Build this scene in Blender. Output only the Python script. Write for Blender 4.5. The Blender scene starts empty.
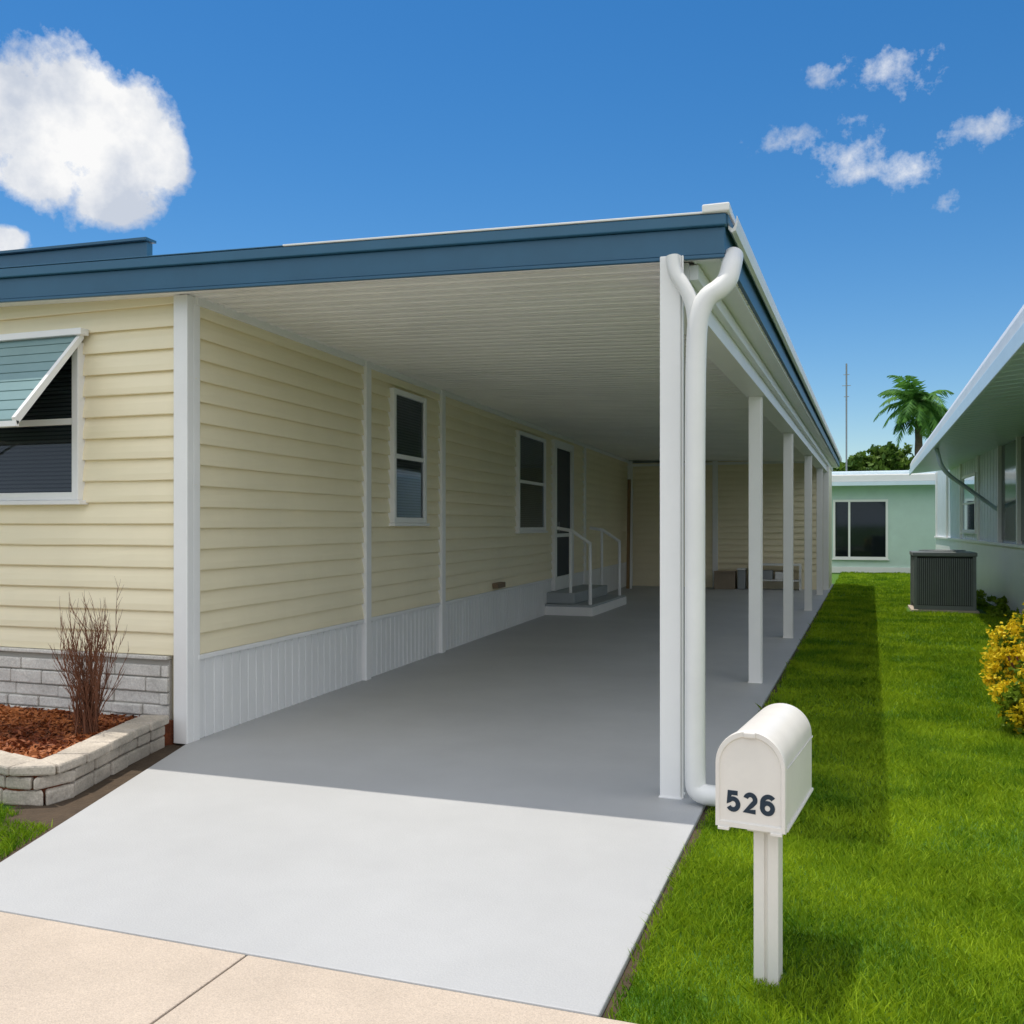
import bpy, bmesh, math, random
import numpy as np
from mathutils import Vector, Matrix
random.seed(7); rng=np.random.default_rng(11)
S=bpy.context.scene
COL=S.collection
rad=math.radians
# ------------------------------------------------------------ helpers
def empty(name):
    o=bpy.data.objects.new(name,None); COL.objects.link(o); return o
def obj(name,verts,faces,mat,parent=None,smooth=False,bevel=0,recalc=True):
    me=bpy.data.meshes.new(name)
    me.from_pydata([tuple(v) for v in verts],[],faces)
    if recalc:
        bm=bmesh.new(); bm.from_mesh(me); bmesh.ops.recalc_face_normals(bm,faces=bm.faces); bm.to_mesh(me); bm.free()
    if mat: me.materials.append(mat)
    o=bpy.data.objects.new(name,me); COL.objects.link(o)
    if parent: o.parent=parent
    if smooth:
        for p in me.polygons: p.use_smooth=True
    if bevel:
        m=o.modifiers.new("b",'BEVEL'); m.width=bevel; m.segments=2; m.limit_method='ANGLE'
    return o
HF=[(0,1,2,3),(4,5,6,7),(0,1,5,4),(1,2,6,5),(2,3,7,6),(3,0,4,7)]
def hexa(name,p,mat,parent=None,bevel=0): return obj(name,p,HF,mat,parent,bevel=bevel)
def boxpts(x0,x1,y0,y1,z0,z1): return [(x0,y0,z0),(x1,y0,z0),(x1,y1,z0),(x0,y1,z0),(x0,y0,z1),(x1,y0,z1),(x1,y1,z1),(x0,y1,z1)]
def box(name,x0,x1,y0,y1,z0,z1,mat,parent=None,bevel=0): return hexa(name,boxpts(x0,x1,y0,y1,z0,z1),mat,parent,bevel)
def multibox(name,L,mat,parent=None,bevel=0):
    V=[];F=[]
    for P in L:
        b=len(V); V+=list(P); F+=[tuple(b+i for i in f) for f in HF]
    return obj(name,V,F,mat,parent,bevel=bevel)
class Fr:
    def __init__(s,o,e,flip=1):
        s.o=Vector((o[0],o[1],0)); d=Vector((e[0]-o[0],e[1]-o[1],0)); s.L=d.length; s.t=d.normalized()
        s.n=Vector((s.t.y,-s.t.x,0))*flip
    def p(s,a,o,z): v=s.o+s.t*a+s.n*o; return (v.x,v.y,z)
    def bp(s,a0,a1,o0,o1,z0,z1):
        return [s.p(a0,o0,z0),s.p(a1,o0,z0),s.p(a1,o1,z0),s.p(a0,o1,z0),s.p(a0,o0,z1),s.p(a1,o0,z1),s.p(a1,o1,z1),s.p(a0,o1,z1)]
    def box(s,name,a0,a1,o0,o1,z0,z1,mat,parent=None,bevel=0): return hexa(name,s.bp(a0,a1,o0,o1,z0,z1),mat,parent,bevel)
def poly_slab(name,pts,z0,z1,mat,parent=None,bevel=0):
    n=len(pts); V=[(x,y,z0) for x,y in pts]+[(x,y,z1) for x,y in pts]
    F=[tuple(range(n)),tuple(range(n,2*n))]+[(i,(i+1)%n,n+(i+1)%n,n+i) for i in range(n)]
    return obj(name,V,F,mat,parent,bevel=bevel)
def tube(name,pts,r,mat,parent=None,res=8,bez=False,cyc=False):
    c=bpy.data.curves.new(name,'CURVE'); c.dimensions='3D'; c.bevel_depth=r; c.bevel_resolution=res; c.use_fill_caps=True
    s=c.splines.new('POLY'); s.points.add(len(pts)-1)
    for b,p in zip(s.points,pts): b.co=(*p,1)
    s.use_smooth=True
    c.materials.append(mat)
    o=bpy.data.objects.new(name,c); COL.objects.link(o)
    if parent: o.parent=parent
    return o
def nodes(m):
    return m.node_tree.nodes,m.node_tree.links
def mat(name,col,rough=.6,var=.08,vscale=3.,bump=0.,bscale=60.,spec=.5,col2=None,stretch=(1,1,1),fine=0.,fscale=200.,metal=0.):
    m=bpy.data.materials.new(name); m.use_nodes=True; N,L=nodes(m); b=N['Principled BSDF']
    b.inputs['Roughness'].default_value=rough; b.inputs['Specular IOR Level'].default_value=spec; b.inputs['Metallic'].default_value=metal
    tc=N.new('ShaderNodeTexCoord'); mp=N.new('ShaderNodeMapping'); mp.inputs['Scale'].default_value=stretch
    L.new(tc.outputs['Object'],mp.inputs[0])
    no=N.new('ShaderNodeTexNoise'); no.inputs['Scale'].default_value=vscale; no.inputs['Detail'].default_value=5; no.inputs['Roughness'].default_value=.65
    L.new(mp.outputs[0],no.inputs['Vector'])
    rp=N.new('ShaderNodeValToRGB'); rp.color_ramp.elements[0].position=.3; rp.color_ramp.elements[1].position=.7
    c2=col2 or tuple(c*(1-2*var) for c in col); 
    rp.color_ramp.elements[0].color=(*c2,1); rp.color_ramp.elements[1].color=(*col,1)
    L.new(no.outputs['Fac'],rp.inputs[0]); out=rp.outputs[0]
    if fine>0:
        n2=N.new('ShaderNodeTexNoise'); n2.inputs['Scale'].default_value=fscale; n2.inputs['Detail'].default_value=2
        L.new(tc.outputs['Object'],n2.inputs['Vector'])
        mr=N.new('ShaderNodeMapRange'); mr.inputs[1].default_value=.3; mr.inputs[2].default_value=.7; mr.inputs[3].default_value=1-fine; mr.inputs[4].default_value=1+fine
        L.new(n2.outputs['Fac'],mr.inputs[0])
        vm=N.new('ShaderNodeVectorMath'); vm.operation='SCALE'; L.new(out,vm.inputs[0]); L.new(mr.outputs[0],vm.inputs['Scale']); out=vm.outputs[0]
    L.new(out,b.inputs['Base Color'])
    if bump>0:
        n3=N.new('ShaderNodeTexNoise'); n3.inputs['Scale'].default_value=bscale; n3.inputs['Detail'].default_value=2
        L.new(tc.outputs['Object'],n3.inputs['Vector'])
        bp=N.new('ShaderNodeBump'); bp.inputs['Strength'].default_value=bump; bp.inputs['Distance'].default_value=.01
        L.new(n3.outputs['Fac'],bp.inputs['Height']); L.new(bp.outputs[0],b.inputs['Normal'])
    return m
def leafmat(name,c1,c2,trans=.35,rough=.6):
    m=bpy.data.materials.new(name); m.use_nodes=True; N,L=nodes(m); b=N['Principled BSDF']; b.inputs['Roughness'].default_value=rough
    b.inputs['Specular IOR Level'].default_value=.25
    g=N.new('ShaderNodeNewGeometry'); tc=N.new('ShaderNodeTexCoord')
    no=N.new('ShaderNodeTexNoise'); no.inputs['Scale'].default_value=1.6; no.inputs['Detail'].default_value=4; L.new(tc.outputs['Object'],no.inputs['Vector'])
    ad=N.new('ShaderNodeMath'); ad.operation='MULTIPLY_ADD'; ad.inputs[1].default_value=.6; L.new(g.outputs['Random Per Island'],ad.inputs[0])
    mm=N.new('ShaderNodeMath'); mm.operation='MULTIPLY_ADD'; mm.inputs[1].default_value=2.3; mm.inputs[2].default_value=-.93; L.new(no.outputs['Fac'],mm.inputs[0]); L.new(mm.outputs[0],ad.inputs[2])
    mx=N.new('ShaderNodeMix'); mx.data_type='RGBA'; mx.inputs[6].default_value=(*c1,1); mx.inputs[7].default_value=(*c2,1)
    L.new(ad.outputs[0],mx.inputs[0]); L.new(mx.outputs[2],b.inputs['Base Color'])
    if trans>0:
        tr=N.new('ShaderNodeBsdfTranslucent'); L.new(mx.outputs[2],tr.inputs[0])
        ms=N.new('ShaderNodeMixShader'); ms.inputs[0].default_value=trans; L.new(b.outputs[0],ms.inputs[1]); L.new(tr.outputs[0],ms.inputs[2])
        L.new(ms.outputs[0],N['Material Output'].inputs[0])
    return m
def glassmat(name,tint=(.75,.8,.82)):
    m=bpy.data.materials.new(name); m.use_nodes=True; N,L=nodes(m); N.remove(N['Principled BSDF'])
    t=N.new('ShaderNodeBsdfTransparent'); t.inputs[0].default_value=(*tint,1)
    g=N.new('ShaderNodeBsdfGlossy'); g.inputs['Roughness'].default_value=.04; g.inputs[0].default_value=(.8,.9,1,1)
    f=N.new('ShaderNodeFresnel'); f.inputs[0].default_value=1.45
    ms=N.new('ShaderNodeMixShader'); L.new(f.outputs[0],ms.inputs[0]); L.new(t.outputs[0],ms.inputs[1]); L.new(g.outputs[0],ms.inputs[2]); L.new(ms.outputs[0],N['Material Output'].inputs[0]); return m
# ------------------------------------------------------------ materials
M_sid=mat('cream_vinyl',(.94,.835,.59),.45,.035,1.2,0,14,stretch=(1,1,.4))
M_white=mat('white_paint',(.89,.88,.86),.4,.03,2.)
M_alu=mat('white_aluminium',(.86,.85,.82),.35,.04,2.5)
M_ceil=mat('ceiling_panel_white',(.90,.88,.84),.4,.04,1.5)
M_skirt=mat('skirting_white',(.88,.875,.86),.45,.05,3.,stretch=(1,1,.3))
M_blue=mat('fascia_blue',(.028,.115,.205),.4,.06,3.)
M_blue2=mat('fascia_blue_upper',(.033,.13,.225),.4,.06,3.)
M_roof=mat('roof_membrane',(.6,.6,.58),.7)
M_slab=mat('painted_concrete',(.49,.495,.495),.6,.065,.8,.15,120,fine=.055,fscale=190,spec=.35)
M_side=mat('beige_concrete',(.59,.49,.39),.8,.08,2.2,.35,160,fine=.14,fscale=210)
M_gap=mat('joint_dark',(.10,.08,.06),.9)
M_soil=mat('soil',(.09,.06,.035),.95,.2,8,.8,50)
M_dark=mat('window_interior',(.012,.018,.024),.7)
M_blind=mat('blinds',(.09,.10,.11),.6)
M_screen=mat('door_screen',(.02,.028,.04),.6)
M_glass=glassmat('window_glass')
M_awn=mat('awning_teal',(.22,.34,.34),.45,.05,4)
M_stone=mat('whitewashed_block',(.76,.73,.67),.85,.14,5,.7,35,fine=.12,fscale=90)
M_stone2=mat('planter_block',(.60,.53,.44),.85,.18,5,.8,35,fine=.14,fscale=90)
M_mortar=mat('mortar',(.42,.40,.36),.9)
M_mulch=mat('mulch',(.22,.06,.02),.95,.25,14,1.,60,col2=(.09,.025,.01))
M_chip=leafmat('mulch_chips',(.14,.03,.01),(.50,.17,.05),0.)
M_twig=mat('twig',(.20,.075,.035),.8,.15,8)
M_gray=mat('step_gray',(.38,.41,.42),.7,.05,4)
M_ground=mat('lawn_ground',(.09,.20,.012),.95,.2,5,.6,60,col2=(.05,.13,.01),fine=.2,fscale=60)
M_blade=leafmat('grass_blades',(.09,.225,.006),(.43,.58,.02),.3)
M_box=mat('mailbox_white',(.86,.82,.75),.35,.05,6)
M_num=mat('number_navy',(.01,.03,.055),.4)
M_mint=mat('mint_stucco',(.58,.74,.66),.7,.05,2)
M_lblue=mat('pale_blue_metal',(.68,.82,.88),.3,.04,3)
M_nwall=mat('neighbour_panel',(.74,.80,.83),.5,.05,3)
M_teal=mat('neighbour_window',(.03,.06,.065),.1)
M_ac=mat('ac_metal',(.20,.22,.22),.45,.08,5)
M_acd=mat('ac_dark',(.035,.037,.039),.6)
M_bark=mat('bark',(.14,.10,.07),.9,.2,10,.8,20)
M_leaf=leafmat('tree_leaves',(.04,.10,.015),(.17,.27,.04),.3)
M_palm=leafmat('palm_leaves',(.04,.13,.03),(.15,.34,.05),.35)
M_shrub=leafmat('shrub_green',(.08,.15,.01),(.24,.34,.02),.35)
M_flow=leafmat('yellow_flowers',(.72,.48,.01),(.90,.74,.03),.3)
M_wood=mat('brown_wood',(.34,.21,.10),.7)
M_card=mat('cardboard',(.38,.30,.22),.8)
M_gbox=mat('grey_tote',(.4,.42,.43),.6)
M_brass=mat('vent_brown',(.22,.15,.09),.6)
# ------------------------------------------------------------ reference lines
XL=lambda y:-4.07-.046*(y-5.2)
XR=lambda y:-.86+.0238*(y-5)
XF=lambda y:XR(y)+.275          # right fascia
zc=lambda x:2.86+.03*(-.8-x)    # ceiling height
YB=22.0; YE=24.3
SR=lambda y:-.675 if y<5 else -.675+.0215*(y-5)
# ------------------------------------------------------------ ground
G=1500
obj('ground',[(-G,-G,0),(G,-G,0),(G,G,0),(-G,G,0)],[(0,1,2,3)],M_ground,recalc=False)
poly_slab('driveway',[(-3.245,2.69),(-.675,2.69),(-.675,5),(SR(YE),YE),(XL(YE)-.3,YE),(XL(5.2)-.1,5.25),(-4.05,5.14)],-.05,.026,M_slab,bevel=.006)
poly_slab('soil_strip',[(-.69,2.7),(-.635,2.7),(-.635,5),(SR(YE)+.05,YE),(SR(YE)-.05,YE),(-.7,5)],-.05,.006,M_soil)
poly_slab('planter_soil',[(-3.25,2.7),(-3.2,2.7),(-3.9,5.2),(-4.3,5.2),(-4.0,3.7),(-3.45,3.05)],-.05,.008,M_soil)
sw=empty('sidewalk')
box('joint_bed',-30,30,1.0,2.682,-.05,.008,M_gap,sw)
L=[]
for k in range(-14,16):
    x0=-1.87+k*1.9
    L.append(boxpts(x0+.004,x0+1.896,1.0,2.680,0,.0265))
multibox('panels',L,M_side,sw,bevel=.004)
box('road',-200,200,-8,.85,-.05,.004,mat('asphalt',(.06,.06,.06),.9,.1,3,.4,120))
box('kerb',-200,200,.85,1.0,-.05,.012,M_side)
# ------------------------------------------------------------ siding
def siding(name,fr,a0,a1,z0,z1,pitch,mt,parent,depth=.03):
    V=[];F=[]; na=max(2,int((a1-a0)/.4)+1); n=int(math.ceil((z1-z0)/pitch))
    aa=[a0+(a1-a0)*i/(na-1) for i in range(na)]
    prof=[]
    for i in range(n):
        zb=z0+i*pitch; zt=min(z1,zb+pitch)
        prof+=[(.002,zb+.007),(depth*.93,zb-.002),(depth,zb+.004),(depth*.92,zb+pitch*.30),(depth*.66,zb+pitch*.58),(depth*.34,zb+pitch*.80),(.002,zt+.004)]
    for a in aa:
        for j,(o,z) in enumerate(prof):
            w=(random.random()-.5)*.003
            V.append(fr.p(a,o+w,min(z,z1)))
    m=len(prof)
    for i in range(na-1):
        for j in range(m-1):
            F.append((i*m+j,(i+1)*m+j,(i+1)*m+j+1,i*m+j+1))
    o=obj(name,V,F,mt,parent,recalc=False)
    return o
def ribs(name,fr,a0,a1,z0,z1,per,dep,mt,parent,duty=.8):
    V=[];F=[];A=[];a=a0
    while a<a1-1e-6:
        A+=[(a,dep),(min(a1,a+per*duty),dep),(min(a1,a+per*(duty+.04)),0),(min(a1,a+per*.96),0)]; a+=per
    for (s,o) in A: V+=[fr.p(s,o,z0),fr.p(s,o,z1)]
    for i in range(len(A)-1): F.append((2*i,2*i+2,2*i+3,2*i+1))
    return obj(name,V,F,mt,parent,recalc=False)
def window(name,fr,a0,a1,z0,z1,parent,split='h',fw=.055,o=.034,blinds=True,frame=M_white,inner=M_dark):
    w=empty(name); w.parent=parent
    D=.04
    multibox('frame',[fr.bp(a0,a0+fw,0,o+D,z0,z1),fr.bp(a1-fw,a1,0,o+D,z0,z1),fr.bp(a0+fw,a1-fw,0,o+D-.003,z1-fw,z1),fr.bp(a0+fw,a1-fw,0,o+D-.003,z0,z0+fw)],frame,w,bevel=.005)
    fr.box('sill',a0-.03,a1+.03,0,o+D+.02,z0-.03,z0-.001,frame,w,bevel=.004)
    zm=(z0+z1)/2
    if split=='h': fr.box('meeting_rail',a0+fw,a1-fw,o+.005,o+.03,zm-.022,zm+.022,frame,w,bevel=.003)
    elif split=='v':
        am=a0+(a1-a0)*.3; fr.box('mullion',am-.03,am+.03,o+.005,o+.03,z0+fw,z1-fw,frame,w)
    fr.box('interior',a0+fw,a1-fw,o-.008,o-.002,z0+fw,z1-fw,inner,w)
    if blinds:
        Lb=[];z=z0+fw+.01
        while z<z1-fw-.02:
            Lb.append(fr.bp(a0+fw+.02,a1-fw-.02,o-.001,o+.006,z,z+.017)); z+=.028
        multibox('blind_slats',Lb,M_blind,w)
    obj('glass',[fr.p(a0+fw,o+.015,z0+fw),fr.p(a1-fw,o+.015,z0+fw),fr.p(a1-fw,o+.015,z1-fw),fr.p(a0+fw,o+.015,z1-fw)],[(0,1,2,3)],M_glass,w,recalc=False)
    return w
# ------------------------------------------------------------ mobile home
H=empty('mobile_home')
FS=Fr((XL(5.2),5.2),(XL(YB),YB))           # side wall facing +X
FF=Fr((-14.0,5.2),(-4.07,5.2))            # front wall facing -Y
ws=FS.L; wf=FF.L
poly_slab('core_walls',[(-14,5.212),(XL(5.2)-.012,5.212),(XL(YE)-.012,YE),(-14,YE)],0,2.94,M_sid,H)
siding('side_siding',FS,0.02,ws,.592,2.97,.140,M_sid,H)
siding('front_siding',FF,0,wf-.02,.59,3.04,.145,M_sid,H)
ribs('side_skirting',FS,.05,ws,0.02,.555,.105,.014,M_skirt,H)
FS.box('skirt_cap',.05,ws,0,.036,.555,.588,M_white,H,bevel=.004)
Lb=[]
z=.03
while z<.53:
    h=random.choice([.065,.075,.09]); h=min(h,.545-z) 
    if h<.03: break
    a=4.0+random.random()*.1
    while a<wf-.16:
        l=random.uniform(.20,.42); a1=min(a+l,wf-.145)
        Lb.append(FF.bp(a,a1,.0,.03+random.random()*.025,z,z+h)); a=a1+.009
    z+=h+.009
multibox('stone_skirting',Lb,M_stone,H,bevel=.008)
FF.box('stone_mortar',0,wf-.14,0,.022,0,.56,M_mortar,H)
FF.box('stone_cap',0,wf-.14,0,.06,.56,.584,M_stone,H,bevel=.006)
multibox('corner_trim',[boxpts(-4.15,-4.040,5.135,5.20,.02,2.955),boxpts(-4.085,-4.0405,5.2005,5.27,.02,2.955)],M_white,H,bevel=.006)
for a in (2.62,4.56,12.0):
    FS.box('batten_trim',a-.055,a+.055,0,.055,.02,2.96,M_white,H,bevel=.006)
FS.box('top_trim',.02,ws,0,.045,2.905,2.965,M_white,H,bevel=.004)
sY=lambda y:(y-5.2)*1.00106
window('side_window',FS,sY(8.35),sY(9.2),1.47,2.79,H)
window('side_window',FS,sY(12.69),sY(14.2),1.36,2.79,H)
window('front_window',FF,14-6.25,14-4.93,1.62,2.70,H)
dr=empty('screen_door'); dr.parent=H
a0,a1=sY(14.75),sY(16.1)
multibox('frame',[FS.bp(a0,a0+.13,0,.08,.38,2.84),FS.bp(a1-.13,a1,0,.08,.38,2.84),FS.bp(a0+.13,a1-.13,0,.078,2.72,2.84),FS.bp(a0+.13,a1-.13,.02,.07,1.25,1.31),FS.bp(a0+.13,a1-.13,.02,.07,.38,.6)],M_white,dr,bevel=.005)
FS.box('screen',a0+.13,a1-.13,.031,.04,.6,2.72,M_screen,dr)
FS.box('handle',a0+.16,a0+.19,.07,.11,1.34,1.5,M_ac,dr)
FS.box('wall_vent',sY(11.6),sY(11.95),.02,.10,.62,.69,M_brass,H,bevel=.005)
# front awning
aw=empty('window_awning'); aw.parent=H
xa,xb=-6.35,-4.90
y0,z0,y1,z1=5.150,2.74,4.60,2.10
n=9; V=[];F=[]
for i in range(n):
    for (t,o) in ((i/n,0),(i/n+.004,.018),((i+.92)/n,.018),((i+.96)/n,.0)):
        y=y0+(y1-y0)*t-o*.75; z=z0+(z1-z0)*t+o*.66
        V+=[(xa,y,z),(xb,y,z)]
for i in range(len(V)//2-1): F.append((2*i,2*i+1,2*i+3,2*i+2))
obj('slats',V,F,M_awn,aw,recalc=False)
for x in (xa,xb-.03):
    hexa('side_bar',[(x,y0,z0-.02),(x+.03,y0,z0-.02),(x+.03,y1,z1-.02),(x,y1,z1-.02),(x,y0,z0+.035),(x+.03,y0,z0+.035),(x+.03,y1-.02,z1+.025),(x,y1-.02,z1+.025)],M_white,aw)
box('top_rail',xa-.02,xb+.03,5.09,5.165,2.74,2.785,M_white,aw,bevel=.004)
box('bottom_rail',xa,xb,4.585,4.61,2.07,2.105,M_white,aw)
tube('support_arm',[(xa+.3,5.16,1.75),(xa+.3,4.62,2.09)],.009,M_white,aw)
hexa('upper_roof_band',[(-14,5.06,3.22),(-4.30,5.06,3.13),(-4.30,5.12,3.13),(-14,5.12,3.22),(-14,5.06,3.50),(-4.30,5.06,3.30),(-4.30,5.12,3.30),(-14,5.12,3.50)],M_blue2,H,bevel=.005)
hexa('upper_roof_cap',[(-14,5.03,3.503),(-4.28,5.03,3.303),(-4.28,5.13,3.303),(-14,5.13,3.503),(-14,5.03,3.52),(-4.28,5.03,3.32),(-4.28,5.13,3.32),(-14,5.13,3.52)],M_blue,H)
# ------------------------------------------------------------ carport
C=empty('carport')
yF=4.98
def sl(x0,x1,y0,y1,dz0,dz1,nm,mt,bevel=0):
    return hexa(nm,[(x0,y0,zc(x0)+dz0),(x1,y0,zc(x1)+dz0),(x1,y1,zc(x1)+dz0),(x0,y1,zc(x0)+dz0),(x0,y0,zc(x0)+dz1),(x1,y0,zc(x1)+dz1),(x1,y1,zc(x1)+dz1),(x0,y1,zc(x0)+dz1)],mt,C,bevel)
xr=XF(yF)
sl(-14,xr,yF,yF+.03,-.005,.135,'front_fascia',M_blue,.004)
sl(-14,xr+.01,yF-.028,yF+.03,.137,.197,'front_fascia_lip',M_blue2,.006)
sl(-14,xr,yF-.008,yF+.02,-.025,-.007,'front_fascia_bead',M_blue,.003)
sl(-3.2,xr+.02,yF-.034,yF+.05,.199,.210,'front_drip_edge',M_alu,.003)
sl(-14,-3.2,yF-.03,yF+.05,.199,.207,'front_drip_edge',M_blue,.003)
box('corner_cap',xr-.11,xr+.03,yF-.045,yF+.10,3.055,3.100,M_alu,C,bevel=.008)
def xz(x,y,d): return (x,y,zc(x)+d)
hexa('roof_deck',[xz(-14,yF+.03,.03),xz(xr-.03,yF+.03,.03),xz(XF(YE)-.03,YE,.03),xz(-14,YE,.03),xz(-14,yF+.03,.19),xz(xr-.03,yF+.03,.19),xz(XF(YE)-.03,YE,.19),xz(-14,YE,.19)],M_roof,C)
V=[];F=[];per=.15;y=yF+.03;A=[]
while y<YB+.1:
    A+=[(y,0),(y+per*.42,.0),(y+per*.46,-.006),(y+per*.56,-.006),(y+per*.60,0),(y+per*.80,0),(y+per*.84,.024),(y+per*.96,.024)]; y+=per
nx=6
for (y,d) in A:
    xa_=XL(y)-.02 if y>5.2 else -5.2; xb_=XF(y)-.02
    for i in range(nx+1):
        x=xa_+(xb_-xa_)*i/nx; V.append((x,y,zc(x)+d-.002+(random.random()-.5)*.003))
for j in range(len(A)-1):
    for i in range(nx): b=j*(nx+1)+i; F.append((b,b+1,b+nx+2,b+nx+1))
obj('ceiling_panels',V,F,M_ceil,C,recalc=False)
hexa('front_soffit',[xz(-14,yF+.03,-.004),xz(-4.1,yF+.03,-.004),xz(-4.1,5.2,-.004),xz(-14,5.2,-.004),xz(-14,yF+.03,.02),xz(-4.1,yF+.03,.02),xz(-4.1,5.2,.02),xz(-14,5.2,.02)],M_white,C)
R=Fr((XF(yF),yF),(XF(YE),YE))   # normal +X
R.box('side_fascia',.03,R.L,-.03,0,2.855,3.0,M_blue,C,bevel=.004)
R.box('side_fascia_lip',.0,R.L,-.02,.02,3.002,3.05,M_blue2,C,bevel=.004)
V=[];F=[]
pr=[(.022,3.050),(.022,2.985),(.05,2.965),(.085,2.975),(.10,3.01),(.10,3.045),(.092,3.05),(.09,3.015),(.06,2.985),(.03,3.0)]
for a in (0.04,R.L):
    for o,z_ in pr: V.append(R.p(a,o*.6,z_))
m=len(pr)
F=[(j,j+1,m+j+1,m+j) for j in range(m-1)]+[(m-1,0,m,2*m-1),tuple(range(m)),tuple(range(m,2*m))]
obj('gutter',V,F,M_alu,C)
R.box('roof_drip',.02,R.L,-.08,.03,3.052,3.085,M_alu,C,bevel=.004)
R.box('soffit_strip',.03,R.L,-.17,-.031,2.835,2.856,M_white,C)
B=Fr((XR(5.08),5.08),(XR(YE),YE))
B.box('beam_web',0,B.L,-.055,.075,2.63,2.846,M_white,C,bevel=.004)
B.box('beam_flange',0,B.L,-.075,.095,2.612,2.629,M_white,C,bevel=.003)
B.box('beam_side_rib',0,B.L,.0755,.125,2.75,2.83,M_white,C,bevel=.003)
for i,y in enumerate((5.0,8.86,12.5,16.6,20.4,24.1)):
    x=XR(y); top=2.855 if i==0 else 2.611
    w=.055
    multibox('post',[boxpts(x-w,x+w,y-w,y+w,.02,top),boxpts(x+w,x+w+.012,y-w+.012,y-w+.03,.02,top)],M_white,C,bevel=.006)
    multibox('post_foot',[boxpts(x-w-.006,x+w+.006,y-w-.006,y+w+.006,.02,.034)],M_white,C,bevel=.003)
def smooth_tube(name,pts,r,mt,par,iters=4):
    P=[Vector(p) for p in pts]
    for _ in range(iters):
        Q=[P[0]]
        for a,b in zip(P[:-1],P[1:]): Q+= [a*.75+b*.25,a*.25+b*.75]
        Q.append(P[-1]); P=Q
    return tube(name,[tuple(p) for p in P],r,mt,par)
smooth_tube('downspout',[(-.550,5.06,2.852),(-.548,4.97,2.78),(-.57,4.92,2.67),(-.70,4.885,2.59),(-.722,4.88,2.30),(-.722,4.88,.9),(-.722,4.88,.16),(-.712,4.87,.085),(-.58,4.85,.085)],.052,M_alu,C)
smooth_tube('downspout_elbow',[(-.845,4.93,2.845),(-.835,4.925,2.76),(-.78,4.91,2.68),(-.735,4.90,2.58),(-.722,4.90,2.42)],.036,M_alu,C)
BR=Fr((XL(YB)-.1,YB),(XR(YB)+.12,YB))
bw=empty('storage_room'); 
poly_slab('walls',[(XL(YB)-.1,YB+.012),(XR(YB)+.12,YB+.012),(XR(YE)+.1,YE-.02),(XL(YE)-.1,YE-.02)],0,2.86,M_sid,bw)
siding('siding',BR,0,BR.L,.3,2.90,.14,M_sid,bw)
BR.box('base_board',0,BR.L,0,.03,.02,.298,M_sid,bw)
for a in (.18,2.15,BR.L-.06): BR.box('trim',a-.06,a+.06,0,.055,.02,2.95,M_white,bw,bevel=.005)
BR.box('top_trim',0,BR.L,0,.045,2.82,2.88,M_white,bw)
sb=empty('storage_shelf')
multibox('shelf_frame',[boxpts(-2.0,-.9,21.5,21.9,.56,.60),boxpts(-2.0,-.9,21.5,21.9,.22,.25),boxpts(-2.0,-1.96,21.5,21.9,.03,.56),boxpts(-.94,-.9,21.5,21.9,.03,.56)],M_white,sb,bevel=.005)
box('tote',-1.9,-1.5,21.52,21.85,.251,.45,M_gbox,sb,bevel=.02); box('tote_b',-1.45,-1.1,21.52,21.85,.251,.42,M_white,sb,bevel=.02)
cb=empty('cardboard_box'); box('carton',-2.75,-2.3,21.45,21.85,.027,.42,M_card,cb,bevel=.01); box('flap',-2.75,-2.3,21.40,21.45,.40,.43,M_card,cb)
cb2=empty('storage_tote'); box('tub',-2.25,-2.08,21.5,21.8,.027,.45,M_gbox,cb2,bevel=.02); box('lid',-2.26,-2.07,21.49,21.81,.451,.49,M_white,cb2,bevel=.01)
ld=empty('wooden_plank'); hexa('board',[(-4.62,20.9,.027),(-4.56,20.9,.027),(-4.56,20.98,.027),(-4.62,20.98,.027),(-4.72,21.5,2.5),(-4.66,21.5,2.5),(-4.66,21.58,2.5),(-4.72,21.58,2.5)],M_wood,ld)
hexa('batten',[(-4.54,20.9,.027),(-4.50,20.9,.027),(-4.50,20.96,.027),(-4.54,20.96,.027),(-4.64,21.5,2.3),(-4.60,21.5,2.3),(-4.60,21.56,2.3),(-4.64,21.56,2.3)],M_white,ld)
# ------------------------------------------------------------ entry steps
E=empty('entry_steps')
xw=XL(15.5)
box('lower_step',xw+.05,-3.72,14.35,16.75,.026,.20,M_gray,E,bevel=.015)
box('landing',xw+.05,-4.02,14.45,16.65,.201,.375,M_gray,E,bevel=.015)
multibox('step_skirt',[boxpts(-3.719,-3.70,14.34,16.76,.03,.165)],M_white,E)
box('step_skirt_end',xw+.06,-3.72,14.325,14.348,.03,.165,M_white,E)
for y in (14.5,16.55):
    r=.028
    tube('handrail',[(-4.32,y,1.40),(-4.08,y,1.36),(-3.78,y,1.16),(-3.78,y,.2)],r,M_white,E)
    tube('rail_post',[(-4.10,y,1.35),(-4.10,y,.376)],r*.9,M_white,E)
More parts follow.
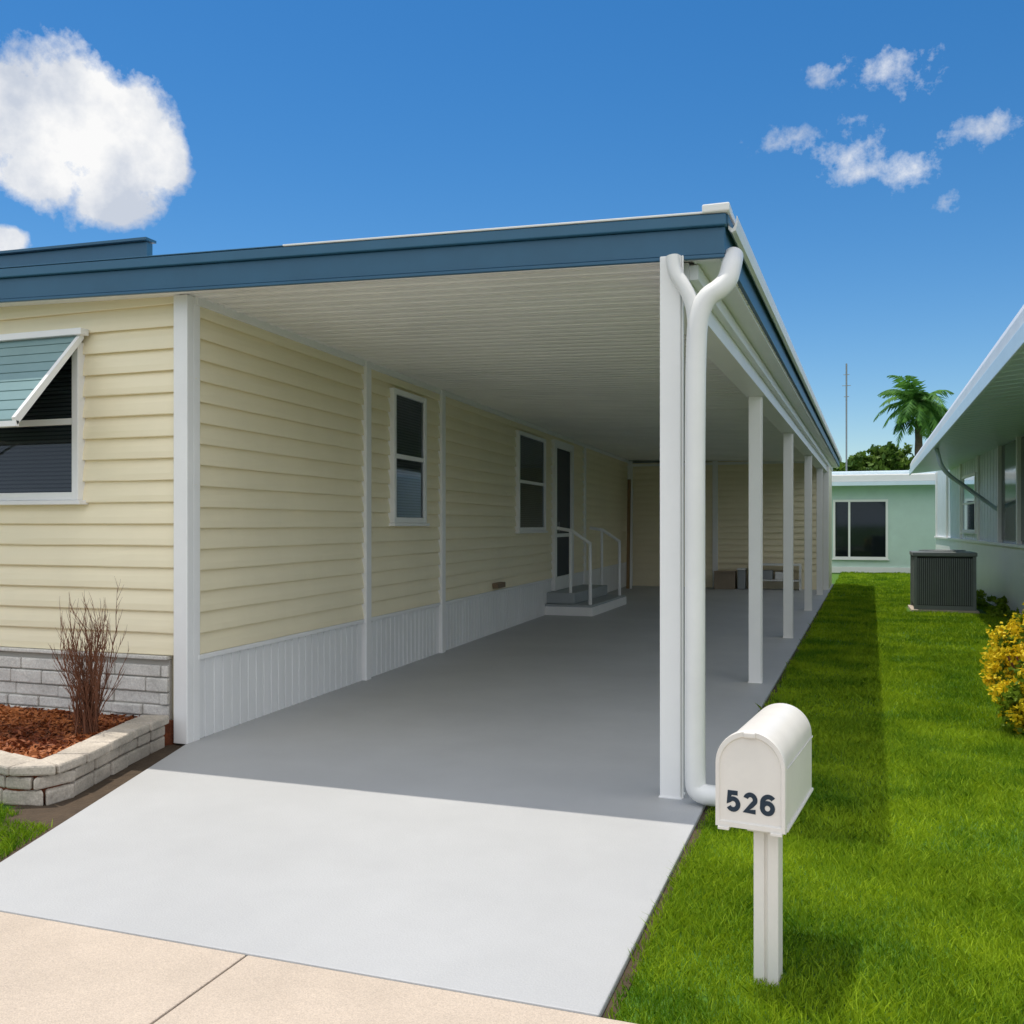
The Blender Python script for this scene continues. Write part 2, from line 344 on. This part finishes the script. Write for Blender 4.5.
# ------------------------------------------------------------ planter
PL=empty('planter_wall')
path=[(-4.16,5.09),(-4.04,4.6),(-3.90,4.15),(-3.83,3.93),(-3.86,3.80),(-3.98,3.74),(-4.15,3.76),(-4.5,3.87),(-5.0,3.98),(-5.8,4.05),(-7.5,4.05)]
P=[Vector((x,y,0)) for x,y in path]
for _ in range(2):
    Q=[P[0]]
    for a,b in zip(P[:-1],P[1:]): Q+=[a*.75+b*.25,a*.25+b*.75]
    Q.append(P[-1]); P=Q
cum=[0]
for a,b in zip(P[:-1],P[1:]): cum.append(cum[-1]+(b-a).length)
def at(s):
    s=max(0,min(cum[-1]-1e-4,s))
    for i in range(len(cum)-1):
        if cum[i+1]>=s:
            t=(s-cum[i])/(cum[i+1]-cum[i]+1e-9); return P[i].lerp(P[i+1],t),(P[i+1]-P[i]).normalized()
def pblock(s0,s1,o0,o1,z0,z1):
    a,ta=at(s0); b,tb=at(s1)
    na=-Vector((-ta.y,ta.x,0)); nb=-Vector((-tb.y,tb.x,0))
    q=[a-na*o0,b-nb*o0,b-nb*o1,a-na*o1]
    return [(v.x,v.y,z0+random.uniform(-.003,.003)) for v in q]+[(v.x,v.y,z1+random.uniform(-.003,.003)) for v in q]
Lb=[]
for (zz,h) in ((0.0,.082),(.09,.062)):
    s=random.random()*.05
    while s<cum[-1]:
        l=random.uniform(.16,.30); j=random.uniform(-.012,.008)
        Lb.append(pblock(s,min(s+l-.012,cum[-1]),j,-.13,zz,zz+h)); s+=l
s=0
while s<cum[-1]:
    l=random.uniform(.2,.30); j=random.uniform(.008,.024)
    Lb.append(pblock(s,min(s+l-.012,cum[-1]),j,-.17,.160,.215)); s+=l
multibox('blocks',Lb,M_stone2,PL,bevel=.012)
mp=[(-4.16,5.17)]+[(p.x-.05,p.y+.03) for p in P[1:]]+[(-7.5,5.17)]
poly_slab('mulch_bed',mp,0,.165,M_mulch)
def npmesh(name,V,Fi,mt,parent=None):
    me=bpy.data.meshes.new(name); k=Fi.shape[1]
    me.vertices.add(len(V)); me.vertices.foreach_set('co',V.astype(np.float32).ravel())
    me.loops.add(Fi.size); me.loops.foreach_set('vertex_index',Fi.astype(np.int32).ravel())
    me.polygons.add(len(Fi)); me.polygons.foreach_set('loop_start',(np.arange(len(Fi))*k).astype(np.int32))
    try: me.polygons.foreach_set('loop_total',np.full(len(Fi),k,dtype=np.int32))
    except Exception: pass
    me.update(calc_edges=True); me.validate()
    me.materials.append(mt); o=bpy.data.objects.new(name,me); COL.objects.link(o)
    if parent: o.parent=parent
    return o
def tri_cloud(name,C_,size,mt,parent=None,flat=0.,aspect=1.8):
    n=len(C_); d=rng.normal(size=(n,3)); d[:,2]*=(1-flat); d/=np.linalg.norm(d,axis=1)[:,None]
    e=rng.normal(size=(n,3)); e[:,2]*=(1-flat*.8); e-=d*(e*d).sum(1)[:,None]; e/=np.linalg.norm(e,axis=1)[:,None]
    sz=(size*rng.uniform(.6,1.3,n))[:,None]
    V=np.stack([C_-d*sz*aspect*.5, C_+e*sz*.5, C_+d*sz*aspect*.5, C_-e*sz*.5],1).reshape(-1,3)
    return npmesh(name,V,np.arange(4*n).reshape(-1,4),mt,parent)
n=9000
cx=rng.uniform(-6.6,-3.95,n); cy=rng.uniform(3.9,5.12,n)
ok=(cx< -4.02-np.clip((cy-4.1)*.27,-.05,.2))&(cy>3.9+np.clip((-4.2-cx)*.2,0,.22))
Cc=np.stack([cx,cy,.168+rng.uniform(0,.02,n)],1)[ok]
tri_cloud('mulch',Cc,.017,M_chip,flat=.6,aspect=2.8)
# twig shrub
TW=empty('bare_twig_shrub')
cu=bpy.data.curves.new('twigs','CURVE'); cu.dimensions='3D'; cu.bevel_depth=1.0; cu.bevel_resolution=1
def twig(p,d,l,r,dep):
    n=7; s=cu.splines.new('POLY'); s.points.add(n-1); q=Vector(p); dd=Vector(d).normalized()
    for i in range(n):
        s.points[i].co=(*q,1); s.points[i].radius=r*(1-.7*i/(n-1))
        if dep>0 and i>=1 and random.random()<.85:
            nd=(dd+Vector((random.gauss(0,.36),random.gauss(0,.36),random.uniform(.1,.4)))).normalized()
            twig(q,nd,l*random.uniform(.25,.42),r*.6,dep-1)
        dd=(dd+Vector((random.gauss(0,.06),random.gauss(0,.06),.05))).normalized(); q=q+dd*l/(n-1)
for i in range(48):
    a=random.uniform(0,6.28); sp=random.uniform(.0,.38)
    twig((-4.37+random.gauss(0,.035),4.62+random.gauss(0,.035),.15),(math.cos(a)*sp,math.sin(a)*sp,1),random.uniform(.40,.70),.0042,2)
cu.materials.append(M_twig); o=bpy.data.objects.new('twigs',cu); COL.objects.link(o); o.parent=TW
# ------------------------------------------------------------ mailbox
MB=empty('mailbox')
def section(w,h,sc=1.,n=24):
    r=w/2; pts=[(-r,0),(r,0)]
    for i in range(n+1):
        a=math.pi*i/n; pts.append((r*math.cos(a),h-r+r*math.sin(a)))
    return [(x*sc,(z-h/2)*sc+h/2) for x,z in pts]
def loft(name,secs,mt,parent):
    V=[];F=[];m=len(secs[0][1])
    for y,s in secs: V+=[(x,y,z) for x,z in s]
    for k in range(len(secs)-1):
        for i in range(m): F.append((k*m+i,k*m+(i+1)%m,(k+1)*m+(i+1)%m,(k+1)*m+i))
    F.append(tuple(range(m))); F.append(tuple(range((len(secs)-1)*m,len(secs)*m)))
    return obj(name,V,F,mt,parent)
W,HH,LL=.206,.292,.56
sec=lambda sc:section(W,HH,sc)
body=loft('body',[(.02,sec(1)),(LL-.02,sec(1)),(LL-.005,sec(.985)),(LL,sec(.95))],M_box,MB)
door=loft('door',[(.019,sec(1.04)),(-.006,sec(1.045)),(-.013,sec(1.03)),(-.013,sec(.93)),(-.0065,sec(.90))],M_box,MB)
for o in (body,door):
    for p in o.data.polygons: p.use_smooth=len(p.vertices)==4
    try: o.data.set_sharp_from_angle(angle=rad(35))
    except Exception: pass
multibox('base_flange',[boxpts(-W/2-.006,W/2+.006,.03,LL-.01,-.012,-.001)],M_box,MB,bevel=.003)
multibox('hinge',[boxpts(-W/2+.005,-W/2+.04,-.02,.02,-.014,-.004),boxpts(W/2-.04,W/2-.005,-.02,.02,-.014,-.004)],M_box,MB,bevel=.002)
multibox('door_pull',[boxpts(-.018,.018,-.022,-.012,HH-.014,HH+.004)],M_box,MB,bevel=.004)
multibox('seam',[boxpts(W/2+.0005,W/2+.0035,.022,LL-.01,.178,.184)],M_box,MB,bevel=.001)
cw=.076/2; px0=.034
multibox('post',[boxpts(px0-cw,px0+cw,.07,.07+2*cw,-.55,-.012),boxpts(px0-cw,px0-.004,.0625,.0698,-.55,-.03),boxpts(px0+.005,px0+cw,.0625,.0698,-.55,-.03),boxpts(px0-.055,px0+.055,.045,.20,-.028,-.0125)],M_box,MB,bevel=.003)
def arc(cx,cz,rx,rz,a0,a1,n=18): return [(cx+rx*math.cos(rad(a0+(a1-a0)*i/n)),cz+rz*math.sin(rad(a0+(a1-a0)*i/n))) for i in range(n+1)]
dw,dh,st=.0455,.066,.0145
def digit(ch):
    w,h=dw-st,dh-st
    if ch=='5':
        return [[(w*.95,h),(w*.16,h),(w*.04,h*.50)]+arc(w*.49,h*.32,w*.50,h*.325,140,-150)]
    if ch=='2':
        return [arc(w*.5,h*.70,w*.47,h*.30,165,-25)+[(w*.62,h*.36),(w*.08,h*.0),(w*1.02,h*.0)]]
    return [arc(w*.60,h*.62,w*.58,h*.38,38,175,14)+[(w*.0,h*.36)]+arc(w*.5,h*.31,w*.5,h*.31,180,540,30)]
V=[];F=[]
def ribbon(pts,ox,oz):
    n=len(pts); b=len(V)
    for i,(x,z) in enumerate(pts):
        p0=pts[max(0,i-1)]; p1=pts[min(n-1,i+1)]
        d0=Vector((x-p0[0],z-p0[1])); d1=Vector((p1[0]-x,p1[1]-z))
        if d0.length<1e-7: d0=d1
        if d1.length<1e-7: d1=d0
        d0.normalize(); d1.normalize(); t=(d0+d1); 
        if t.length<1e-4: t=d1
        t.normalize(); nn=Vector((-t.y,t.x)); k=min(1.6,1/max(.35,nn.dot(Vector((-d1.y,d1.x)))))
        y=-.0078-.00002*i
        for s_ in (1,-1): V.append((ox+x+nn.x*st/2*k*s_,y,oz+z+nn.y*st/2*k*s_))
    for i in range(n-1): F.append((b+2*i,b+2*i+1,b+2*i+3,b+2*i+2))
for ch,ox in zip('526',(-.0675,-.0145,.0375)):
    for p in digit(ch): ribbon(p,ox,.050)
obj('house_number',V,F,M_num,MB,recalc=False)
MB.location=(-.276,3.02,.515); MB.rotation_euler=(0,0,rad(-6.5))
# ------------------------------------------------------------ grass
def slabR(y): return np.where(y<5,-.655,-.655+.0215*(y-5))
def wallN(y): return 2.72-.02*(y-7)
Pts=[];Wd=[];Hh=[]
def scatter(y0,y1,dens,w,h):
    area=(y1-y0)*4.5; n=int(area*dens); y=rng.uniform(y0,y1,n); x=rng.uniform(-.7,3.8,n)
    k=(x>slabR(y)+rng.uniform(-.012,.03,n))&(x<np.minimum(.16*y+.8,wallN(y)-.05))
    k&=~((x>.98)&(x<2.2)&(y>17)&(y<18.1))
    x=x[k];y=y[k]; Pts.append(np.stack([x,y],1)); Wd.append(np.full(len(x),w)); Hh.append(np.full(len(x),h))
scatter(2.69,4.6,21000,.0034,.034); scatter(4.6,7.5,11000,.0045,.036); scatter(7.5,12,5000,.0065,.038); scatter(12,20,2200,.010,.04); scatter(20,30.4,900,.018,.045)
n=60000; y=rng.uniform(2.69,4.0,n); x=rng.uniform(-6.5,-3.2,n)
edge=-3.26-(y-2.69)*.335
k=(x<edge-.02)&(y<3.66+np.clip((-3.95-x)*.3,0,.28))&(x>-6.2)
k&=~((y>3.55)&(x>-3.88))
Pts.append(np.stack([x[k],y[k]],1)); Wd.append(np.full(k.sum(),.004)); Hh.append(np.full(k.sum(),.042))
Pt=np.concatenate(Pts); Wd=np.concatenate(Wd); Hh=np.concatenate(Hh); n=len(Pt)
Hh=Hh*rng.uniform(.5,1.35,n)*(1+.25*np.sin(Pt[:,0]*5+np.sin(Pt[:,1]*3)*2)); Wd=Wd*rng.uniform(.7,1.3,n)
a=rng.uniform(0,2*np.pi,n); lean=rng.uniform(.1,1.1,n)*Hh; la=rng.uniform(0,2*np.pi,n)
bx=np.cos(a)*Wd/2; by=np.sin(a)*Wd/2; z=np.zeros(n); lx=np.cos(la)*lean; ly=np.sin(la)*lean
X,Y=Pt[:,0],Pt[:,1]
V=np.stack([np.stack([X-bx,Y-by,z],1),np.stack([X+bx,Y+by,z],1),np.stack([X+lx*.35+bx*.8,Y+ly*.35+by*.8,Hh*.6],1),np.stack([X+lx,Y+ly,Hh],1),np.stack([X+lx*.35-bx*.8,Y+ly*.35-by*.8,Hh*.6],1)],1).reshape(-1,3)
npmesh('grass',V,np.arange(5*n).reshape(-1,5),M_blade)
# ------------------------------------------------------------ neighbour house (right)
NH=empty('neighbour_house')
NF=Fr((2.78,6.5),(2.36,28.0),flip=-1)   # normal -X
poly_slab('core',[(2.79,6.5),(2.37,28),(9,28),(9,6.5)],0,2.9,M_nwall,NH)
NF.box('lower_wall',0,NF.L,0,.05,0.02,1.10,M_white,NH,bevel=.004)
NF.box('ledge',0,NF.L,0,.09,1.10,1.15,M_white,NH,bevel=.004)
ribs('upper_panels',NF,11.8,NF.L,1.15,2.9,.32,.03,M_nwall,NH,duty=.85)
for s in (0.05,3,6,8.2,10.0,11.7,14.0,16.5,19,21.3): NF.box('upright',s-.05,s+.05,0,.075,1.15,2.86,M_white,NH,bevel=.004)
for s0,s1 in ((3.05,5.95),(6.05,8.15),(8.25,9.95),(10.05,11.65)):
    NF.box('window_panel',s0,s1,0,.02,1.2,2.8,M_teal,NH)
window('jalousie_window',NF,14.3,16.2,1.3,2.5,NH,blinds=True,o=.035,inner=M_awn)
ea=Fr((1.13,6.0),(1.50,25.0),flip=-1)
V=[];F=[];pr=[(0,2.80),(.0,2.93),(-.04,3.02),(-.12,3.06),(-1.6,3.22),(-6,3.5),(-6,3.4),(-1.5,2.88),(-.5,2.80),(-.10,2.77)]
for s in (0,ea.L+.2):
    for o_,z_ in pr: V.append(ea.p(s,o_,z_))
m=len(pr); F=[(j,(j+1)%m,m+(j+1)%m,m+j) for j in range(m)]+[tuple(range(m)),tuple(range(m,2*m))]
obj('roof_pan',V,F,M_alu,NH)
ea.box('pale_blue_band',.05,ea.L,.002,.03,2.66,2.80,M_lblue,NH,bevel=.006)
V=[];F=[];s=0;A=[]
while s<ea.L: A+=[(s,0),(s+.22,0),(s+.24,.02),(s+.28,.02)]; s+=.3
for s,d in A: V+=[ea.p(s,-.01,2.70+d),ea.p(s,-1.25,2.82+d)]
F=[(2*i,2*i+1,2*i+3,2*i+2) for i in range(len(A)-1)]
obj('soffit_panels',V,F,M_lblue,NH,recalc=False)
smooth_tube('awning_brace',[(1.42,17.0,2.70),(1.5,17.05,2.35),(1.9,17.6,2.1),(2.52,18.5,1.72)],.035,M_lblue,NH)
# ac
AC=empty('air_conditioner')
x0,x1,y0,y1=1.08,2.02,17.1,18.0
box('pad',x0-.04,x1+.04,y0-.04,y1+.04,-.02,.05,M_side,AC,bevel=.01)
box('core',x0+.03,x1-.03,y0+.03,y1-.03,.05,.93,M_acd,AC)
Lb=[]
nx_=26
for i in range(nx_):
    t=(i+.5)/nx_; xx=x0+.05+(x1-x0-.1)*t; yy=y0+.05+(y1-y0-.1)*t
    Lb.append(boxpts(xx-.009,xx+.009,y0+.008,y0+.028,.13,.90)); Lb.append(boxpts(x0+.008,x0+.028,yy-.009,yy+.009,.13,.90)); Lb.append(boxpts(x1-.028,x1-.008,yy-.009,yy+.009,.13,.90))
multibox('louvres',Lb,M_ac,AC)
Lb=[boxpts(a,a+.05,b,b+.05,.05,.93) for a in (x0,x1-.05) for b in (y0,y1-.05)]
Lb+=[boxpts(x0+.05,x1-.05,y0+.002,y0+.03,.05,.12)]
multibox('frame',Lb,M_ac,AC,bevel=.004)
box('lid',x0-.015,x1+.015,y0-.015,y1+.015,.931,1.0,M_ac,AC,bevel=.012)
for r in (.12,.2,.28,.36): tube('fan_guard',[(1.55+r*math.cos(t/24*6.2832),17.55+r*math.sin(t/24*6.2832),1.02) for t in range(25)],.006,M_ac,AC,res=2)
# ------------------------------------------------------------ mint house
MH=empty('mint_house')
MF=Fr((-7,30.6),(4.4,30.6))
box('walls',-7,4.4,30.6,37,0,2.8,M_mint,MH)
box('base_course',-7.02,4.42,30.55,30.6,0,.18,M_white,MH)
multibox('roof_edge',[boxpts(-7.5,4.9,30.0,37.5,2.72,2.95)],M_alu,MH,bevel=.03)
box('fascia_band',-7.45,4.85,29.97,29.998,2.62,2.73,M_lblue,MH)
box('roof_top',-7.3,4.7,30.2,37.3,2.951,3.06,M_lblue,MH,bevel=.04)
window('sliding_window',MF,7-.35,7+1.22,.42,2.22,MH,split='v',blinds=False,o=.01,fw=.07)
tube('antenna_mast',[(.05,36.5,2.9),(.05,36.5,7.3)],.03,M_ac,MH,res=3)
for z_,l in ((6.9,.35),(6.5,.5),(6.1,.3)): tube('antenna_element',[(.05-l*.3,36.5,z_),(.05+l*.3,36.5,z_)],.012,M_ac,MH,res=2)
# ------------------------------------------------------------ trees
def crown(name,lobes,n,size,mt,parent):
    P_=[]
    tot=sum(l[3]*l[4]*l[5] for l in lobes)
    for (x,y,z,a,b,c) in lobes:
        k=max(8,int(n*a*b*c/tot)); nc=max(6,k//60)
        d=rng.normal(size=(nc,3)); d/=np.linalg.norm(d,axis=1)[:,None]; r=rng.uniform(.35,1.0,nc)**.6
        cen=d*r[:,None]
        ci=rng.integers(0,nc,k); q=cen[ci]+rng.normal(size=(k,3))*.13
        P_.append(q*np.array([a,b,c])+np.array([x,y,z]))
    return tri_cloud(name,np.concatenate(P_),size,mt,parent,aspect=1.6)
def tree(x,y,h,r,n=6000,size=.2):
    T=empty('leafy_tree')
    V=[];F=[];m=10
    for k,(z_,rr) in enumerate(((0,.3),(.5,.22),(h*.35,.18),(h*.6,.12),(h*.85,.04))):
        for i in range(m): V.append((x+rr*math.cos(i/m*6.283)+.1*k*.5,y+rr*math.sin(i/m*6.283),z_))
    for k in range(4):
        for i in range(m): F.append((k*m+i,k*m+(i+1)%m,(k+1)*m+(i+1)%m,(k+1)*m+i))
    obj('trunk',V,F,M_bark,T,smooth=True)
    lob=[]
    for i in range(11):
        a=random.uniform(0,6.28); q=random.uniform(.1,.75)*r; zz=h*random.uniform(.5,.84)
        lob.append((x+math.cos(a)*q,y+math.sin(a)*q,zz,r*random.uniform(.35,.55),r*random.uniform(.35,.55),h*random.uniform(.10,.17)))
        tube('limb',[(x+.1,y,h*.4),(x+math.cos(a)*q*.5,y+math.sin(a)*q*.5,h*.55),(x+math.cos(a)*q,y+math.sin(a)*q,zz)],.05,M_bark,T,res=2)
    crown('crown',lob,n,size,M_leaf,T)
tree(.9,50,5.5,2.0); tree(2.2,51,5.7,2.2); tree(4.2,54,5.8,2.6); tree(-1.0,56,5.4,2.2); tree(7.5,53,5.6,2.6); tree(3.0,58,6.1,2.6)
lob=[]
for i in range(90):
    x=-140+i*3.4+random.uniform(-1,1); lob.append((x,95+random.uniform(-8,8),random.uniform(1.5,2.6),3,3,random.uniform(1.6,3)))
crown('distant_trees',lob,26000,.5,M_leaf,None)
PM=empty('palm_tree')
px,py,pz=3.30,48.9,7.15
V=[];F=[];m=12
K=14
for k in range(K):
    z_=pz*k/(K-1); rr=.2-.05*k/(K-1)+(.1 if k==0 else 0)+(.02 if k%2 else 0)
    for i in range(m): V.append((px+rr*math.cos(i/m*6.283),py+rr*math.sin(i/m*6.283),z_))
for k in range(K-1):
    for i in range(m): F.append((k*m+i,k*m+(i+1)%m,(k+1)*m+(i+1)%m,(k+1)*m+i))
obj('trunk',V,F,M_bark,PM,smooth=True)
V=[];F=[]
for f in range(60):
    a=random.uniform(0,6.283); el=random.uniform(-.75,1.35); l=random.uniform(1.4,2.5)
    d=Vector((math.cos(a)*math.cos(el),math.sin(a)*math.cos(el),math.sin(el))); q=Vector((px,py,pz)); side=Vector((-math.sin(a),math.cos(a),0))
    n=26
    for i in range(n):
        q=q+d*l/n; d=(d+Vector((0,0,-.06-.03*i/n))).normalized()
        t=i/n; ll=.66*math.sin(math.pi*(.12+.85*t))*random.uniform(.7,1.15)
        for sgn in (-1,1):
            tip=q+(side*sgn*.75+d*.6+Vector((0,0,-.45+random.uniform(-.3,.3)))).normalized()*ll
            b=len(V); w=d*.045; V+=[q-w,q+w,(q+tip)/2+w*.9+Vector((0,0,.02)),tip,(q+tip)/2-w*.9]; F.append((b,b+1,b+2,b+3,b+4))
obj('fronds',V,F,M_palm,PM,recalc=False)
# yellow shrub
SH=empty('yellow_flowering_shrub')
lob=[(1.28,7.35,.32,.27,.27,.26),(1.20,7.55,.50,.24,.25,.25),(1.46,7.40,.57,.27,.25,.26),(1.13,7.25,.22,.2,.2,.18),(1.60,7.2,.35,.3,.3,.3),(1.35,7.6,.68,.2,.2,.15),(1.22,7.2,.42,.16,.16,.16),(1.12,7.45,.36,.16,.16,.14)]
crown('leaves',lob,9000,.028,M_shrub,SH)
lob2=[(a,b,c+.03,d*1.06,e*1.06,f*1.06) for a,b,c,d,e,f in lob]
crown('flowers',lob2,19000,.022,M_flow,SH)
for i in range(16):
    a=random.uniform(0,6.28); tube('stem',[(1.35,7.4,0),(1.35+.15*math.cos(a),7.4+.15*math.sin(a),.25),(1.35+.3*math.cos(a),7.4+.25*math.sin(a),.55)],.006,M_twig,SH,res=2)
crown('groundcover_plant',[(2.35+.1*i%.2,12+1.1*i,.10,.22,.4,.14) for i in range(8)],5000,.05,M_shrub,None)
# ------------------------------------------------------------ camera
YAW=math.atan(333/950)
cam=bpy.data.cameras.new('camera'); co=bpy.data.objects.new('camera',cam); COL.objects.link(co); S.camera=co
co.location=(0,0,1.45); co.rotation_euler=(rad(90),0,YAW); cam.sensor_width=36; cam.lens=36*950/1024; cam.shift_y=13/1024
cam.clip_end=5000; cam.clip_start=.05
# ------------------------------------------------------------ sun + sky
sd=Vector((-.74,.41,3.1)).normalized()
sl_=bpy.data.lights.new('sun','SUN'); sl_.energy=3.3; sl_.angle=rad(.5); sl_.color=(1,.94,.85)
so=bpy.data.objects.new('sun',sl_); COL.objects.link(so); so.rotation_euler=sd.to_track_quat('Z','Y').to_euler()
w=bpy.data.worlds.new('World'); S.world=w; w.use_nodes=True; N=w.node_tree.nodes; L=w.node_tree.links
bg=N['Background']; bg.inputs[1].default_value=.15
sk=N.new('ShaderNodeTexSky'); sk.sky_type='NISHITA'; sk.sun_disc=False; sk.sun_elevation=math.asin(sd.z); sk.sun_rotation=math.atan2(sd.x,sd.y)
sk.air_density=1.0; sk.dust_density=.2; sk.ozone_density=3.0
hs=N.new('ShaderNodeHueSaturation'); hs.inputs['Saturation'].default_value=1.36; hs.inputs['Value'].default_value=.80; L.new(sk.outputs[0],hs.inputs['Color'])
tc=N.new('ShaderNodeTexCoord'); sx=N.new('ShaderNodeSeparateXYZ'); L.new(tc.outputs['Generated'],sx.inputs[0])
def mth(op,a,b=None,c=None,clamp=False):
    n=N.new('ShaderNodeMath'); n.operation=op; n.use_clamp=clamp
    for i,v in enumerate((a,b,c)):
        if v is None: continue
        if isinstance(v,(int,float)): n.inputs[i].default_value=v
        else: L.new(v,n.inputs[i])
    return n.outputs[0]
az=mth('ARCTAN2',sx.outputs[0],sx.outputs[1]); el=mth('ARCSINE',sx.outputs[2])
def pix(x,y):
    u=(x-512)/950; v=(525-y)/950; c,s_=math.cos(YAW),math.sin(YAW)
    X=-s_+c*u; Y=c+s_*u; return math.atan2(X,Y),math.atan2(v,math.hypot(X,Y)),u
def field(lobes):
    out=None
    for (x,y,rx,ry) in lobes:
        a,e,u=pix(x,y); k=1/math.sqrt(1+u*u)
        dx=mth('MULTIPLY',mth('SUBTRACT',az,a),950/rx/(k*k)); dy=mth('MULTIPLY',mth('SUBTRACT',el,e),950/ry/k)
        r=mth('SQRT',mth('ADD',mth('MULTIPLY',dx,dx),mth('MULTIPLY',dy,dy))); q=mth('SUBTRACT',1.,r)
        out=q if out is None else mth('SMOOTH_MAX',out,q,.15)
    return out
def noise(scale,det,off=0,rough=.6):
    n=N.new('ShaderNodeTexNoise'); n.inputs['Scale'].default_value=scale; n.inputs['Detail'].default_value=det; n.inputs['Roughness'].default_value=rough
    mpn=N.new('ShaderNodeMapping'); mpn.inputs['Location'].default_value=(off,off*.7,off*.3); L.new(tc.outputs['Generated'],mpn.inputs[0]); L.new(mpn.outputs[0],n.inputs['Vector']); return n.outputs['Fac']
nb=noise(15,6,.0,.64); ns=noise(34,5,3.,.66)
fb=field([(45,122,96,76),(125,150,66,66),(5,100,60,50),(110,200,58,36),(-60,150,100,85),(160,162,36,36),(2,238,30,16),(40,175,70,36)])
db=mth('ADD',fb,mth('MULTIPLY',mth('SUBTRACT',nb,.5),1.5))
mb=mth('MULTIPLY',mth('SUBTRACT',db,.03),3.4,clamp=True)
fs=field([(880,72,58,20),(835,70,34,11),(855,152,54,24),(900,178,38,16),(792,138,44,13),(985,130,42,19),(940,205,20,11),(870,170,60,16)])
ds=mth('ADD',fs,mth('MULTIPLY',mth('SUBTRACT',ns,.5),4.2))
ms_=mth('MULTIPLY',mth('SUBTRACT',ds,.12),.55,clamp=True)
mk=mth('MAXIMUM',mb,ms_)
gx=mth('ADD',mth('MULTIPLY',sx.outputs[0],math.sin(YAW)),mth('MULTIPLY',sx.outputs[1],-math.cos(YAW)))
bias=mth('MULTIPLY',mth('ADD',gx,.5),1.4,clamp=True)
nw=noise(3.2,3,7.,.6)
mw=mth('MULTIPLY',mth('SUBTRACT',mth('MULTIPLY_ADD',bias,.42,nw),.76),7,clamp=True)  # added clouds behind the camera, out of view, to fill the carport shade
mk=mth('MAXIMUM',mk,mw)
nsh=noise(12,6,.04,.58)
sh=mth('MULTIPLY_ADD',mth('SUBTRACT',nsh,.5),4.2,.42)
shade=mth('ADD',sh,mth('MULTIPLY',mth('SUBTRACT',el,.33),3.4),clamp=True)
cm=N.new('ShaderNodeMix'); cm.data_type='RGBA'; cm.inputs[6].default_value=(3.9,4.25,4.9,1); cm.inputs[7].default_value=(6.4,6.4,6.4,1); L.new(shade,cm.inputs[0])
gain=mth('MULTIPLY_ADD',bias,.5,1.)  # brightens the added out-of-view clouds for more fill light
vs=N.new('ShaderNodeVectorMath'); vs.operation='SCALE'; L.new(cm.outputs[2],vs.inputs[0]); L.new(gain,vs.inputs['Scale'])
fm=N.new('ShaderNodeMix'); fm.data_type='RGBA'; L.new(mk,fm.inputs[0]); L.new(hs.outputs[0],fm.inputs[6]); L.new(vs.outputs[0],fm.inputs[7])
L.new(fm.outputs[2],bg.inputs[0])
S.view_settings.view_transform='Standard'; S.view_settings.look='None'; S.view_settings.exposure=0
